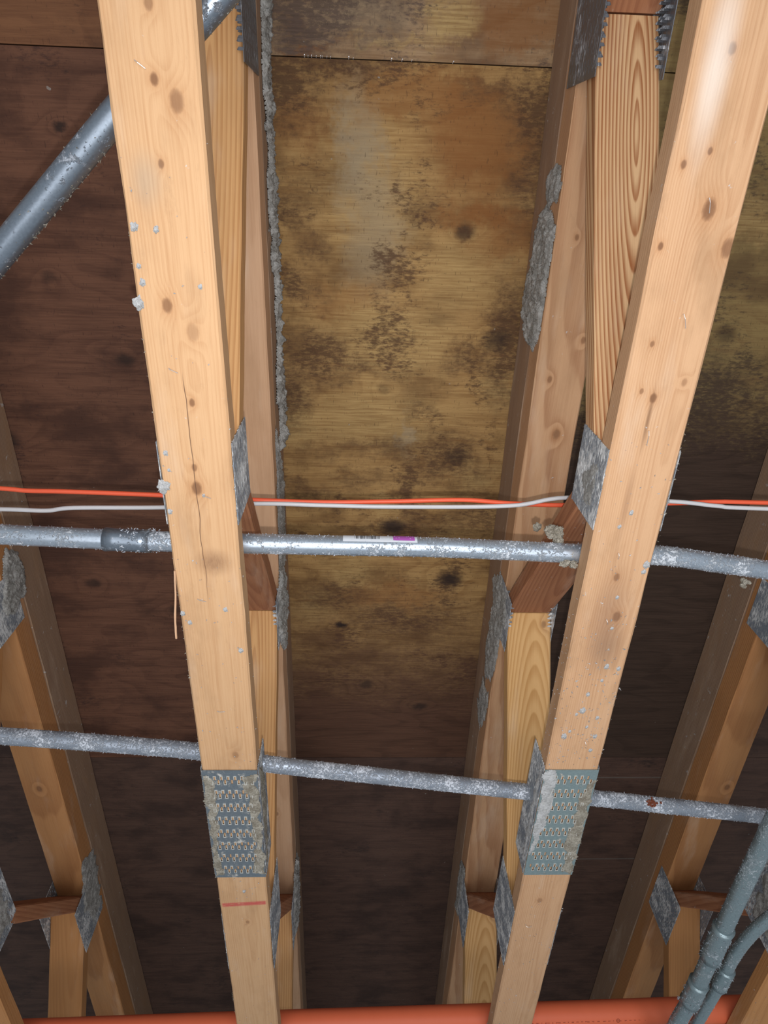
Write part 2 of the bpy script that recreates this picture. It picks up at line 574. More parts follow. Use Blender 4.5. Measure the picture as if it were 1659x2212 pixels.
def chordL_extra(t, col, x, y, z):
    # red marker stroke across the face
    yy = t.m('ADD', y, t.m('MULTIPLY', x, 0.08))
    q = t.m('SUBTRACT', 1.0, t.ramp(t.m('ABSOLUTE', t.m('SUBTRACT', yy, 1.3185)), 0.0028, 0.0085))
    q = t.m('MULTIPLY', q, t.ramp(t.noise(t.map(t.vec(x, y, z), (0, 0, 0), (60, 300, 1)), 1.0, 3), 0.2, 0.5))
    q = t.m('MULTIPLY', q, t.m('SUBTRACT', 1.0, t.ramp(t.m('ABSOLUTE', x), 0.042, 0.046)))
    col = t.mix(t.m('MULTIPLY', q, 0.85), col, (0.52, 0.07, 0.07))
    # drying split wandering along the board
    wob = t.noise(t.map(t.vec(0.0, y, 0.0), (0, 0, 0), (1, 9, 1)), 1.0, 3)
    cx = t.m('ADD', -0.0035, t.m('MULTIPLY', t.m('SUBTRACT', wob, 0.5), 0.012))
    cr_ = t.m('SUBTRACT', 1.0, t.ramp(t.m('ABSOLUTE', t.m('SUBTRACT', x, cx)), 0.0002, 0.0009))
    cr_ = t.m('MULTIPLY', cr_, t.m('MULTIPLY', t.ramp(y, 0.22, 0.25), t.m('SUBTRACT', 1.0, t.ramp(y, 0.50, 0.60))))
    col = t.mix(t.m('MULTIPLY', cr_, 0.85), col, (0.10, 0.05, 0.03))
    # rough brown scar with saw chatter
    sc = t.spot(x, y, 0.010, 0.505, 0.026, 0.022, 0.9)
    st_ = t.m('MULTIPLY', sc, t.m('ADD', 0.3, t.m('MULTIPLY', t.noise(t.map(t.vec(x, y, z), (0, 0, 0), (500, 120, 1)), 1.0, 3), 0.7)))
    col = t.mix(st_, col, (0.24, 0.12, 0.06))
    gm = t.spot(x, y, -0.02, 0.01, 0.02, 0.03, 0.95)
    col = t.mix(t.m('MULTIPLY', gm, 0.35), col, (0.33, 0.29, 0.23))
    return col


def chordR_extra(t, col, x, y, z):
    for (cx, cyy, rx, ry, st, c) in ((0.0, 0.60, 0.03, 0.10, 0.5, (0.27, 0.14, 0.08)), (0.012, 0.66, 0.03, 0.05, 0.4, (0.20, 0.12, 0.08)),
                                    (-0.007, 0.275, 0.003, 0.045, 0.75, (0.20, 0.10, 0.05)), (-0.01, 0.40, 0.006, 0.06, 0.4, (0.25, 0.12, 0.06)),
                                    (-0.02, -0.12, 0.018, 0.09, 0.5, (0.85, 0.78, 0.70))):  # last, pale patch is a highlight painted into the near end
        col = t.mix(t.m('MULTIPLY', t.spot(x, y, cx, cyy, rx, ry, 0.95), st), col, c)
    return col


def kn(lst, X):
    return [(a - X, b, r, s) for (a, b, r, s) in lst]


M_chordL = wood('pine_left', *pineL, kn([(-.2185, -.0843, .0045, 1), (-.1973, -.0654, .008, .7), (-.221, -.0065, .0035, .9), (-.2325, .1439, .0065, .85),
                (-.2152, .2644, .004, .9), (-.2214, .3553, .004, .8), (-.2214, .3863, .0075, .95), (-.205, .175, .008, .4),
                (-.2156, 1.38, .004, .6), (-.2057, .897, .006, .5), (-.2161, -.1485, .005, .7)], XB[0]),
                ring=(0.01, 0.03, 0.004, 330, 0.22), seed=1.3, blotch=0.5, dust=0.06, extra=chordL_extra)
M_chordR = wood('pine_right', (0.60, 0.355, 0.195), (0.40, 0.19, 0.085), kn([(.3839, -.1321, .0045, .9), (.3852, -.0387, .003, .9), (.3587, -.0247, .0035, .95),
                (.3998, .0201, .0085, .95), (.3521, .0607, .0035, 1), (.4329, .0604, .008, .9), (.3847, .2447, .005, .95), (.3677, .1747, .003, .8),
                (.4208, .2228, .004, .5), (.3673, .2358, .003, .7), (.3914, .5233, .005, .8), (.4059, .596, .007, .9), (.3878, 1.3161, .006, .5)], XB[1]),
                ring=(0.03, 0.03, 0.006, 340, 0.30), seed=4.1, blotch=0.55, dust=0.10, extra=chordR_extra)
M_orange = wood('fir_orange', (0.66, 0.36, 0.15), (0.42, 0.18, 0.06), [(0.01, 0.25, .006, .9), (-0.02, -0.1, .005, .7)], ring=(0.0, 0.03, 0.06, 150, 0.55), seed=2.2, blotch=0.15)
M_orange2 = wood('fir_orange_plain', (0.52, 0.245, 0.090), (0.36, 0.15, 0.050), [(0.0, 0.12, .006, .9)], ring=(0.03, 0.06, 0.03, 150, 0.3), seed=6.2, blotch=0.2)
M_cath = wood('fir_cathedral', (0.70, 0.43, 0.22), (0.34, 0.12, 0.04), [], ring=(0.006, 0.036, 0.095, 190, 0.85), seed=3.0, blotch=0.12, wav=0.006)
M_yellow = wood('fir_yellow', (0.72, 0.42, 0.175), (0.52, 0.26, 0.085), [(0.022, -0.31, .006, .6)], ring=(0.005, 0.045, -0.10, 190, 0.7), seed=5.0, blotch=0.05, wav=0.005)
M_red = wood('fir_red', (0.40, 0.17, 0.08), (0.24, 0.085, 0.04), [], ring=(0.02, 0.04, 0.08, 150, 0.5), seed=8.0, blotch=0.3, dust=0.12)
M_topL = wood('fir_pink', (0.60, 0.36, 0.21), (0.42, 0.22, 0.11), [(0.01, 1.55, .006, .6)], ring=(0.03, 0.03, 0.01, 200, 0.3), seed=9.0, blotch=0.3)
M_topR = wood('fir_brown', (0.56, 0.32, 0.17), (0.36, 0.17, 0.08), [(0.022, .255, .005, .7), (0.0, .44, .0075, .8), (-.03, .33, .005, .7), (-.02, .08, .004, .8)],
              ring=(0.035, 0.02, 0.015, 190, 0.6), seed=10.0, blotch=0.4, dust=0.05)
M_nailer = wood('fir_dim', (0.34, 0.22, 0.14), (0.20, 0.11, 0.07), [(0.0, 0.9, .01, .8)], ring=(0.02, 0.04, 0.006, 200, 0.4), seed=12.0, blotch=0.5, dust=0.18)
M_topDim = wood('fir_amber', (0.50, 0.235, 0.090), (0.33, 0.135, 0.048), [(0.01, 1.45, .008, .8)], ring=(0.0, 0.02, 0.02, 160, 0.55), seed=14.0, blotch=0.3)
M_galv = dusty_metal('galvanized_plate', (0.55, 0.60, 0.62), (0.56, 0.53, 0.47), 0.12, 70, 0.35, 0.8)
M_plateG = dusty_metal('plate_face_teal', (0.33, 0.42, 0.42), (0.58, 0.55, 0.48), 0.10, 60, 0.45, 0.5)
M_plateL = dusty_metal('plate_face_slate', (0.27, 0.31, 0.34), (0.62, 0.60, 0.55), 0.30, 60, 0.35, 0.6)
M_plateD = dusty_metal('plate_caked', (0.30, 0.33, 0.37), (0.92, 0.92, 0.90), 0.80, 260, 0.55, 0.15, (1, 0.28, 1))
M_plateClean = dusty_metal('plate_bright', (0.17, 0.175, 0.19), (0.95, 0.95, 0.97), 0.34, 420, 0.3, 0.35, (1, 0.10, 1))
M_emt = dusty_metal('conduit_steel', (0.55, 0.62, 0.70), (0.88, 0.92, 0.97), 0.45, 230, 0.30, 0.7)
M_emt2 = dusty_metal('conduit_steel_furred', (0.36, 0.40, 0.46), (0.85, 0.89, 0.96), 0.68, 260, 0.4, 0.5)
M_emt3 = dusty_metal('conduit_steel_dark', (0.33, 0.38, 0.44), (0.42, 0.45, 0.50), 0.25, 120, 0.35, 0.8)
M_emt4 = dusty_metal('conduit_steel_green', (0.34, 0.43, 0.45), (0.62, 0.70, 0.74), 0.42, 260, 0.35, 0.6)
def felt(name, col, col2):
    t = NT(name)
    P = t.coord()
    a = t.noise(P, 260, 6, 0.75)
    b = t.noise(P, 45, 4, 0.6)
    c = t.mix(t.ramp(t.m('ADD', a, t.m('MULTIPLY', t.m('SUBTRACT', b, .5), .8)), .35, .7), col2, col)
    t.bump(t.m('ADD', a, t.m('MULTIPLY', b, .6)), 0.004, 1.0)
    return t.done(c, 0.95, 0, 0.05)


M_dust = felt('cellulose_dust', (0.62, 0.60, 0.56), (0.33, 0.315, 0.285))
M_dustW = felt('cellulose_white', (0.74, 0.73, 0.72), (0.50, 0.49, 0.47))
M_dustB = felt('cellulose_tan', (0.56, 0.51, 0.42), (0.30, 0.26, 0.20))
M_dustP = felt('conduit_fuzz', (0.88, 0.91, 0.97), (0.58, 0.61, 0.66))
M_dustG = felt('grey_green_fuzz', (0.66, 0.72, 0.76), (0.34, 0.38, 0.41))
M_cpvc = plain('orange_cpvc', (0.80, 0.17, 0.075), 0.5, 0, 0.3, 0.15, 30)
M_print = plain('faded_print', (0.35, 0.07, 0.04), 0.7, 0, 0.2)
M_nm_o = plain('orange_cable_jacket', (0.83, 0.12, 0.05), 0.45, 0, 0.4, 0.15)
M_nm_w = plain('white_cable_jacket', (0.62, 0.60, 0.60), 0.45, 0, 0.4, 0.15)
M_wire = plain('staple_wire', (0.75, 0.70, 0.66), 0.35, 0.8, 0.5, 0.1)
M_sliver = plain('torn_wood', (0.66, 0.40, 0.24), 0.8, 0, 0.2)
M_label = plain('label_paper', (0.62, 0.64, 0.67), 0.5, 0, 0.3, 0.1)
M_ink = plain('label_ink', (0.05, 0.05, 0.05), 0.6, 0, 0.3, 0.1)
M_purple = plain('label_purple', (0.42, 0.10, 0.42), 0.5, 0, 0.3, 0.2)
M_rust = plain('rust', (0.22, 0.07, 0.04), 0.9, 0, 0.1, 0.5)
M_seamWhite = plain('seam_white', (0.95, 0.95, 0.95), 0.3, 0.2, 0.5, 0.0)

M_rim = plain('tooth_rim_steel', (0.66, 0.64, 0.58), 0.45, 0.2, 0.5, 0.4, 200)

# ------------------------------------------------------------------ roof deck
bays = {
    0: (-0.2192 + 0, 0.3815),
    -1: (-0.8180, -0.2192),
    1: (0.3815, 0.9963),
    -2: (-2.0, -0.8180),
    2: (0.9963, 2.4),
}
tan = ((0.38, 0.225, 0.085), (0.20, 0.098, 0.032), (0.055, 0.027, 0.014))
redb = (0.070, 0.034, 0.022)
P_mid = plywood('plywood_mouldy', *tan,
                darkspots=[(-.15, -.14, .08, .09, 1.2), (-.04, -.17, .12, .02, .9), (.31, -.12, .07, .06, 1.1), (-.13, .20, .06, .04, .8), (.24, .34, .08, .03, .7), (.0, .36, .06, .03, .6), (-.10, .34, .10, .06, .95), (-.15, .42, .05, .09, .8), (-.14, .06, .05, .07, .7), (.31, .30, .05, .16, .95),
                           (.33, -.02, .05, .14, .7), (.20, .57, .10, .07, .9), (.12, .64, .035, .13, 1.0), (.05, .55, .2, .03, .5), (-.13, .66, .07, .03, .6), (.10, .78, .16, .05, .85),
                           (.30, .72, .10, .08, .7), (0.0, .62, .1, .03, .5), (-.05, .95, .12, .05, .7), (.12, 1.02, .2, .06, .8), (-.1, .13, .04, .03, .6), (.15, .46, .05, .015, .5),
                           (.13, .06, .04, .012, 1.0), (.25, -.15, .1, .03, .6)],
                palespots=[(.02, .05, .14, .14, .5), (.05, .30, .18, .10, .65), (.02, .47, .22, .08, .6), (.2, .17, .1, .08, .5), (.30, .40, .06, .05, .6), (-.02, .88, .07, .06, .6),
                           (.27, .62, .05, .05, .5), (-.14, .5, .05, .05, .5), (.22, .78, .07, .05, .5), (-.12, 1.0, .05, .06, .5), (.05, .70, .05, .03, .5)],
                redspots=[(.22, -.06, .13, .11, .8), (.12, -.13, .16, .04, .6), (.30, .10, .08, .05, .6), (-.02, .22, .1, .03, .4), (.1, .95, .15, .04, .5), (-.12, -.08, .06, .06, .5), (.24, .06, .1, .03, .8)],
                greys=[(-.01, -.04, .05, .12, .7), (.03, .10, .06, .12, .5), (.10, .51, .02, .05, .5)],
                knots=[(.203, .0875, .017, .75), (.2859, .2973, .024, .75), (.0537, .4083, .013, .35), (.2246, .5685, .026, .55), (.0873, .7533, .026, .9),
                       (.2342, .8984, .028, .95), (-.0416, 1.0509, .012, 1.0), (.1818, 1.3287, .016, .8), (.0292, 1.2523, .018, .7)],
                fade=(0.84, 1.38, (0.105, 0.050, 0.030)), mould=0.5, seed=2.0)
P_near = plywood('plywood_near_seam', (0.34, 0.22, 0.12), (0.19, 0.10, 0.045), (0.060, 0.040, 0.032),
                 darkspots=[(-.1, -.26, .16, .10, 1.0), (-.02, -.28, .15, .05, .8)], palespots=[(.14, -.24, .06, .035, .8), (.05, -.2, .1, .012, .5)],
                 redspots=[(.26, -.25, .12, .06, .7), (-.1, -.2, .08, .01, .7)], greys=[(0.0, -.25, .1, .05, .4)], mould=0.4, seed=5.5)
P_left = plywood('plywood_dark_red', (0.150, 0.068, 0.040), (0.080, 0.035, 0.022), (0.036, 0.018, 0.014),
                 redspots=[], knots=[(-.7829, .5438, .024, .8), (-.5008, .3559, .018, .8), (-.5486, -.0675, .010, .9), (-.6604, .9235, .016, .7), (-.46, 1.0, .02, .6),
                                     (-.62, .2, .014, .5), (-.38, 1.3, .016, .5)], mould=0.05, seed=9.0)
P_leftn = plywood('plywood_left_near', (0.21, 0.095, 0.045), (0.13, 0.055, 0.028), (0.05, 0.026, 0.016), mould=0.1, seed=11.0)
P_right = plywood('plywood_right', (0.24, 0.165, 0.065), (0.17, 0.10, 0.040), (0.040, 0.026, 0.017),
                  darkspots=[(.62, .34, .10, .14, 1.0), (.75, .40, .2, .12, 1.0), (.55, .20, .06, .08, .7), (.60, .02, .10, .05, .6)],
                  palespots=[(.62, .12, .09, .06, .5), (.75, .05, .12, .05, .5)], knots=[(.78, .2701, .02, .6), (.74, .03, .012, .5)],
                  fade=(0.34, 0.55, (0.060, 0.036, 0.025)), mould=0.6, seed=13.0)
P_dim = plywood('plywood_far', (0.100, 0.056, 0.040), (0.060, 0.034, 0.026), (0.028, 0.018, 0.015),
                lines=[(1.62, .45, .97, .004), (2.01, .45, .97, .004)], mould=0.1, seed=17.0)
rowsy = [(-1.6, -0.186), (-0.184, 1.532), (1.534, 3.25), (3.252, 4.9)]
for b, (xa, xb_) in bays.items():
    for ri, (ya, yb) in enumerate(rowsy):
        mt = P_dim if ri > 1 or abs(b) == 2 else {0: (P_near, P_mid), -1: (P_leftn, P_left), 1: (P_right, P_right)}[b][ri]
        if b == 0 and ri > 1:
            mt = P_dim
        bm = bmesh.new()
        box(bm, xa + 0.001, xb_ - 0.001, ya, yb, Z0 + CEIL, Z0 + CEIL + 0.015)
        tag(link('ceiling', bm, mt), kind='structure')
bm = bmesh.new()
box(bm, -2.0, 2.4, -1.6, 4.9, Z0 + CEIL + 0.0155, Z0 + CEIL + 0.03)
tag(link('ceiling', bm, P_dim), kind='structure')
bm = bmesh.new()
box(bm, -2.0, 2.4, 4.9, 4.95, Z0 + 0.3, Z0 + CEIL + 0.03)
tag(link('wall_back', bm, P_dim), kind='structure')

# ------------------------------------------------------------------ trusses
V_ = 0.045
ZB = TR + CT


def web(parent, yt, yb, k, mat, name='web', wscale=0.985):
    """diagonal between a top joint (yt) and a bottom joint (yb), both ends cut plumb"""
    g = 0.0012 * (1 if yb > yt else -1)
    p = Vector((0, yt + g, TB - V_ / 2 - 0.0004))
    q = Vector((0, yb - g, ZB + V_ / 2 + 0.0004))
    xo = XT[k] - XB[k]
    a, b = (p, q) if yb > yt else (q, p)
    xa, xb_ = (xo, 0) if yb > yt else (0, xo)
    d = b - a
    ph = math.atan2(d.z, d.y)
    L = math.hypot(d.y, d.z)
    th = V_ * math.cos(ph)
    bm = board(-L / 2, L / 2, HW * wscale, -th / 2, th / 2, cut=math.tan(ph), dx=(xa, xb_), seed=yt * 3 + yb + k)
    c = (a + b) / 2
    M = Matrix.Translation((0, c.y, c.z - TR)) @ Matrix.Rotation(ph, 4, 'X')
    return link(name, bm, mat, parent, M=M)


def side_plate(parent, k, side, y0, y1, z0, z1, mat, top=False, teeth=False, fuzz=True, rows=None):
    X = (XT[k] - XB[k] if top else 0) + side * (HW + 0.0008)
    w, l = (z1 - z0), (y1 - y0)
    cols = max(4, int(w / 0.0085))
    rows = rows or max(3, int(l / 0.024))
    bm = nail_plate(w, l, rows, cols, (X, (y0 + y1) / 2, (z0 + z1) / 2 - TR), (0, 0, 1), (0, 1, 0), (side, 0, 0), teeth=teeth, slot=(0.0022, 0.009) if not teeth else (0.0016, 0.010), margin=0.005)
    if fuzz:
        rng = random.Random(int(y0 * 100 + k * 7 + side))
        for _ in range(int(l * 500)):
            e = rng.random()
            yy = rng.uniform(y0, y1) if e < 0.6 else rng.choice((y0, y1))
            zz = (rng.choice((z0, z1)) if e < 0.6 else rng.uniform(z0, z1)) - TR
            flake(bm, Vector((X, yy, zz)), rng.uniform(0.001, 0.0035), rng)
    return link('connector_plate', bm, mat, parent)


def splice(parent, k, mat):
    lb = bmesh.new()
    bm = nail_plate(HW * 2 + 0.001, 0.297, 8, 14, (0, 1.081, -0.0008), (1, 0, 0), (0, 1, 0), (0, 0, -1), slot=(0.0032, 0.0105), sub=0.0044, margin=0.007, lips=lb)
    pl = link('splice_plate', bm, mat, parent)
    link('tooth_rims', lb, M_rim, pl)
    return pl


def crumbs(parent, pts, mat, rmin, rmax, seed, name='insulation_tuft', z=0.0, flat=0.45):
    rng = random.Random(seed)
    for (px, py, s) in pts:
        bm = bmesh.new()
        lump(bm, (0, 0, 0), s, rng, (1, 1.3, flat), spikes=16)
        link(name, bm, mat, parent, M=Matrix.Translation((px, py, z)))


def specks(parent, n, y0, y1, seed, mat, z=-0.001, x=HW, smax=0.004, power=1.0):
    """loose fibres caught on the underside, far too many to count"""
    rng = random.Random(seed)
    bm = bmesh.new()
    for _ in range(n):
        yy = y0 + (y1 - y0) * rng.random() ** power
        xx = rng.uniform(-x, x)
        if rng.random() < 0.35:
            xx = rng.choice((-x, x)) + rng.uniform(-0.001, 0.001)
        flake(bm, Vector((xx, yy, z if abs(xx) < x - .002 else rng.uniform(-.001, CT))), rng.uniform(0.0008, smax), rng)
    return tag(link('loose_fibres', bm, mat, parent), kind='stuff')


labels = {
    -1: 'flat-laid wood roof truss farthest left, only its far joints showing at the left edge',
    0: 'pale pine roof truss left of centre with a red marker line below its splice plate',
    1: 'pine roof truss right of centre, leaning to the upper right corner, blue-green splice plate',
    2: 'dim roof truss farthest right, behind the pair of steep conduits',
}
mats = {
    -1: dict(bc=M_orange2, tc=M_topDim, nl=M_nailer, dn=M_orange2, up=M_red),
    0: dict(bc=M_chordL, tc=M_topL, nl=M_nailer, dn=M_orange, up=M_red),
    1: dict(bc=M_chordR, tc=M_topR, nl=M_nailer, dn=M_yellow, up=M_red),
    2: dict(bc=M_orange2, tc=M_topDim, nl=M_nailer, dn=M_orange2, up=M_red),
}
T = {}
for k in (-1, 0, 1, 2):
    r = empty('roof_truss', (XB[k], 0, Z0 + TR))
    tag(r, labels[k], 'roof truss', 'parallel-chord roof trusses')
    T[k] = r
    mm = mats[k]
    xo = XT[k] - XB[k]
    link('bottom_chord', board(-1.5, 1.080, HW, 0, CT, seed=k * 5.1), mm['bc'], r)
    link('bottom_chord', board(1.082, 4.8, HW, 0, CT, seed=k * 5.1 + 2), mm['bc'], r)
    link('top_chord', board(-1.5, 4.8, HW, TB - TR, MID - TR - 0.0005, dx=(xo, xo), seed=k * 3.3 + 9), mm['tc'], r)
    link('nailer', board(-1.5, 4.8, HW, MID - TR + 0.0005, CEIL - TR - 0.0006, dx=(xo, xo), seed=k * 3.3 + 19), mm['nl'], r)
    for i in range(5):
        md = M_cath if (k == 1 and i == 1) else (M_chordL if False else mm['dn'])
        web(r, TY[i], BY[i], k, md)
        web(r, TY[i + 1], BY[i], k, mm['up'])
    for s in (-1, 1):
        side_plate(r, k, s, .930, 1.228, TR + 0.001, TR + 0.069, M_plateD)
        for yb in (BY[0], BY[1]):
            side_plate(r, k, s, yb - .062, yb + .062, TR + 0.002, TR + 0.110, M_plateD)
        for yb in BY[2:4]:
            side_plate(r, k, s, yb - .10, yb + .10, TR + 0.005, TR + 0.130, M_plateD)
        side_plate(r, k, s, -.43, -.140, TB - .095, TB + .05, M_plateClean if k in (0, 1) else M_plateD, top=True, teeth=True, fuzz=False)
        side_plate(r, k, s, .800, .930, TB - .068, TB + .045, M_plateD, top=True, teeth=True)
        for yt in TY[3:5]:
            side_plate(r, k, s, yt - .06, yt + .12, TB - .092, TB + .04, M_plateD, top=True)
    splice(r, k, M_plateL if k == 0 else M_plateG)

# ---- caked insulation on the two middle trusses
D0 = lambda poly, k, s, top, amp, seed, mat=M_dust, **kw: link(
    'dust_crust', crust([(a, b - TR) for a, b in poly], ((XT[k] - XB[k] if top else 0) + s * (HW + 0.0006), 0, 0), (0, 1, 0), (0, 0, 1), (s, 0, 0), amp=amp, seed=seed, **kw), mat, T[k], smooth=True)
# right truss, left face of the top chord and nailer
D0([(.06, 1.203), (.10, 1.21), (.163, 1.205), (.244, 1.205), (.285, 1.235), (.285, 1.312), (.215, 1.372), (.13, 1.345), (.056, 1.33), (.03, 1.29), (.04, 1.24)], 1, -1, True, 0.009, 3)
D0([(-.04, 1.23), (.0, 1.205), (.03, 1.215), (.04, 1.27), (.0, 1.31), (-.03, 1.28)], 1, -1, True, 0.006, 4)
D0([(.80, 1.26), (.81, 1.19), (.85, 1.145), (.95, 1.18), (1.08, 1.205), (1.13, 1.28), (1.03, 1.31), (.90, 1.29), (.86, 1.33)], 1, -1, True, 0.006, 5)
D0([(1.14, 1.21), (1.22, 1.22), (1.30, 1.26), (1.26, 1.33), (1.15, 1.30)], 1, -1, True, 0.004, 6)
D0([(1.80, 1.21), (1.90, 1.205), (2.05, 1.22), (2.08, 1.27), (1.85, 1.28)], 1, -1, True, 0.005, 7)
# left truss, right face: long ragged seam of dust under the deck
pl = [(-.4, 1.30)]
yy = -.4
rg = random.Random(5)
while yy < .52:
    yy += rg.uniform(.02, .05)
    pl.append((yy, 1.300 + rg.uniform(-.012, .04)))
pl += [(.52, 1.376), (-.4, 1.376)]
D0(pl, 0, 1, True, 0.014, 8)
D0([(.44, 1.26), (.60, 1.23), (.70, 1.22), (.80, 1.20), (.80, 1.33), (.6, 1.34)], 0, 1, True, 0.006, 18)
D0([(.76, 1.21), (.88, 1.14), (.97, 1.19), (1.03, 1.25), (.9, 1.30), (.8, 1.28)], 0, 1, True, 0.010, 9)
D0([(1.80, 1.20), (1.9, 1.15), (2.04, 1.16), (2.06, 1.27), (1.82, 1.29)], 0, 1, True, 0.010, 10)
D0([(1.75, 1.20), (1.9, 1.15), (2.0, 1.18), (2.01, 1.25), (1.80, 1.28)], -1, 1, True, 0.004, 11)
D0([(.74, 1.24), (.86, 1.17), (.90, 1.2), (.88, 1.29), (.78, 1.30)], -1, 1, True, 0.010, 12)
D0([(.93, TR + .004), (1.22, TR + .003), (1.225, TR + .030), (1.1, TR + .055), (.97, TR + .058)], 0, 1, False, 0.004, 13, M_dustB, edge=.006)
D0([(1.37, TR + .01), (1.54, TR + .01), (1.55, TR + .11), (1.40, TR + .12)], -1, 1, False, 0.005, 21, M_dust)
D0([(1.37, TR + .01), (1.54, TR + .01), (1.55, TR + .11), (1.40, TR + .12)], 2, -1, False, 0.005, 22, M_dust)
D0([(.33, TR + .02), (.43, TR + .02), (.43, TR + .07), (.38, TR + .09)], 1, -1, False, 0.003, 23, M_dust, edge=.01)
D0([(.93, TR + .003), (1.215, TR + .003), (1.20, TR + .028), (1.05, TR + .034), (.95, TR + .028)], 1, -1, False, 0.004, 14, M_dustW, edge=.006)


def under(poly, k, amp, seed, mat, edge=.006):
    link('dust_crust', crust(poly, (0, 0, -0.0022), (1, 0, 0), (0, 1, 0), (0, 0, -1), amp=amp * .5, seed=seed, step=.002, edge=edge, flakes=.12), mat, T[k], smooth=True)


# dust caked over the two splice plates
under([(-.0484, .945), (-.040, .94), (-.030, .96), (-.028, 1.0), (-.030, 1.06), (-.034, 1.12), (-.034, 1.17), (-.030, 1.22), (-.0484, 1.225)], 0, .004, 31, M_dustB)
under([(.0484, .94), (.022, .95), (.018, .975), (.028, .99), (.026, 1.04), (.030, 1.10), (.034, 1.13), (.030, 1.18), (.024, 1.215), (.0484, 1.222)], 0, .003, 32, M_dustB)
under([(-.0484, .932), (-.030, .932), (-.024, .96), (-.022, 1.02), (-.026, 1.07), (-.032, 1.11), (-.040, 1.16), (-.0484, 1.18)], 1, .003, 33, M_dustW)
under([(.0484, .955), (.030, .965), (.024, 1.0), (.026, 1.06), (.020, 1.10), (.018, 1.13), (.026, 1.17), (.022, 1.22), (.0484, 1.228)], 1, .004, 34, M_dustB)
# tufts
tl = [(-.2657, .1421, .0075), (-.2655, .3836, .0095), (-.258, .1181, .004), (-.2592, .058, .005), (-.2349, .0597, .004), (-.1907, .1215, .003), (-.262, .4227, .004), (-.1984, .5892, .004),
      (-.2632, .5968, .004), (-.2545, .6141, .004), (-.1808, .6673, .0045), (-.2129, .3968, .0025), (-.2163, 1.2767, .004), (-.26, .1002, .003), (-.2575, .335, .0035), (-.256, .36, .0025)]
crumbs(T[0], [(a - XB[0], b, s * .8) for a, b, s in tl], M_dustW, 0, 0, 41)
tr_ = [(.3906, .4141, .004), (.3783, .4369, .003), (.4326, .5006, .006), (.4304, .5129, .004), (.403, .6184, .003), (.3858, .7919, .006), (.4143, .8077, .004), (.3635, .8511, .0055),
       (.4182, .851, .0045), (.416, .8846, .004), (.4089, .696, .005), (.3889, .7557, .004), (.4068, .7255, .003), (.3994, .5595, .003), (.377, .80, .003), (.40, .83, .003), (.372, .84, .003), (.43, .70, .004)]
crumbs(T[1], [(a - XB[1], b, s * .8) for a, b, s in tr_], M_dustW, 0, 0, 42)
specks(T[0], 170, -.1, 1.9, 51, M_dustW, smax=.003)
specks(T[1], 420, .3, 1.9, 52, M_dustW, smax=.003)
specks(T[1], 320, .6, .93, 55, M_dustW, smax=.0045)
specks(T[0], 160, .5, 1.3, 56, M_dustW, smax=.0035)
specks(T[-1], 120, .3, 1.9, 53, M_dust)
specks(T[2], 120, .3, 1.9, 54, M_dust)
# fibres bristling off the left arris of the left bottom chord
rng = random.Random(77)
bm = bmesh.new()
for _ in range(260):
    y_ = rng.uniform(0.05, 1.9)
    flake(bm, Vector((-HW + rng.uniform(-.0008, .0008), y_, rng.uniform(-.0005, .02))), rng.uniform(.0008, .0035), rng, Vector((-1, 0, 0)))
for _ in range(260):
    y_ = rng.uniform(.93, 1.23)
    flake(bm, Vector((-HW + rng.uniform(-.001, .001), y_, rng.uniform(-.002, .01))), rng.uniform(.001, .0042), rng, Vector((-1, 0, 0)))
tag(link('edge_fibres', bm, M_dustB, T[0]), kind='stuff')
bm = bmesh.new()
for _ in range(260):
    y_ = rng.uniform(.93, 1.23)
    flake(bm, Vector((HW + rng.uniform(-.001, .001), y_, rng.uniform(-.002, .01))), rng.uniform(.001, .004), rng, Vector((1, 0, 0)))
for _ in range(120):
    y_ = rng.uniform(.28, .47)
    flake(bm, Vector((HW + .002, y_, rng.uniform(0, .03))), rng.uniform(.001, .004), rng, Vector((1, 0, 0)))
tag(link('edge_fibres', bm, M_dustB, T[1]), kind='stuff')


def staple(parent, x, y, L, ang, lift=0.003):
    bm = bmesh.new()
    d = Vector((math.cos(ang), math.sin(ang), 0))
    a = Vector((0, 0, 0.004))
    tube(bm, [a, Vector((0, 0, -lift * .6)), d * L * .3 + Vector((0, 0, -lift)), d * L + Vector((0, 0, -lift * .5)), d * L + Vector((0, 0, 0.004))], 0.0005, 6)
    link('staple', bm, M_wire, parent, M=Matrix.Translation((x, y, 0)))


for (x, y, L, a) in ((-.2393, .2199, .012, .5), (-.2380, .5693, .013, .35), (-.214, .395, .012, .5), (-.2277, .7939, .012, .1), (-.236, -.10, .012, .6)):
    staple(T[0], x - XB[0], y, L, a)
for (x, y, L, a) in ((.3954, .008, .016, 1.3), (.3978, .137, .018, 1.2), (.3879, .2895, .020, 1.5), (.4021, .8621, .011, 1.2), (.37, 1.40, .012, .2), (.385, .48, .01, 1.4), (.39, .60, .01, 1.2)):
    staple(T[1], x - XB[1], y, L, a, .005)
# splinter peeling off the left chord
bm = bmesh.new()
tube(bm, smooth_path([(-.0475, .52, -.001), (-.0500, .56, -.004), (-.0535, .60, -.010), (-.0555, .635, -.012)], 5), .0016, 6, jit=.0006)
link('splinter', bm, M_sliver, T[0], smooth=False)


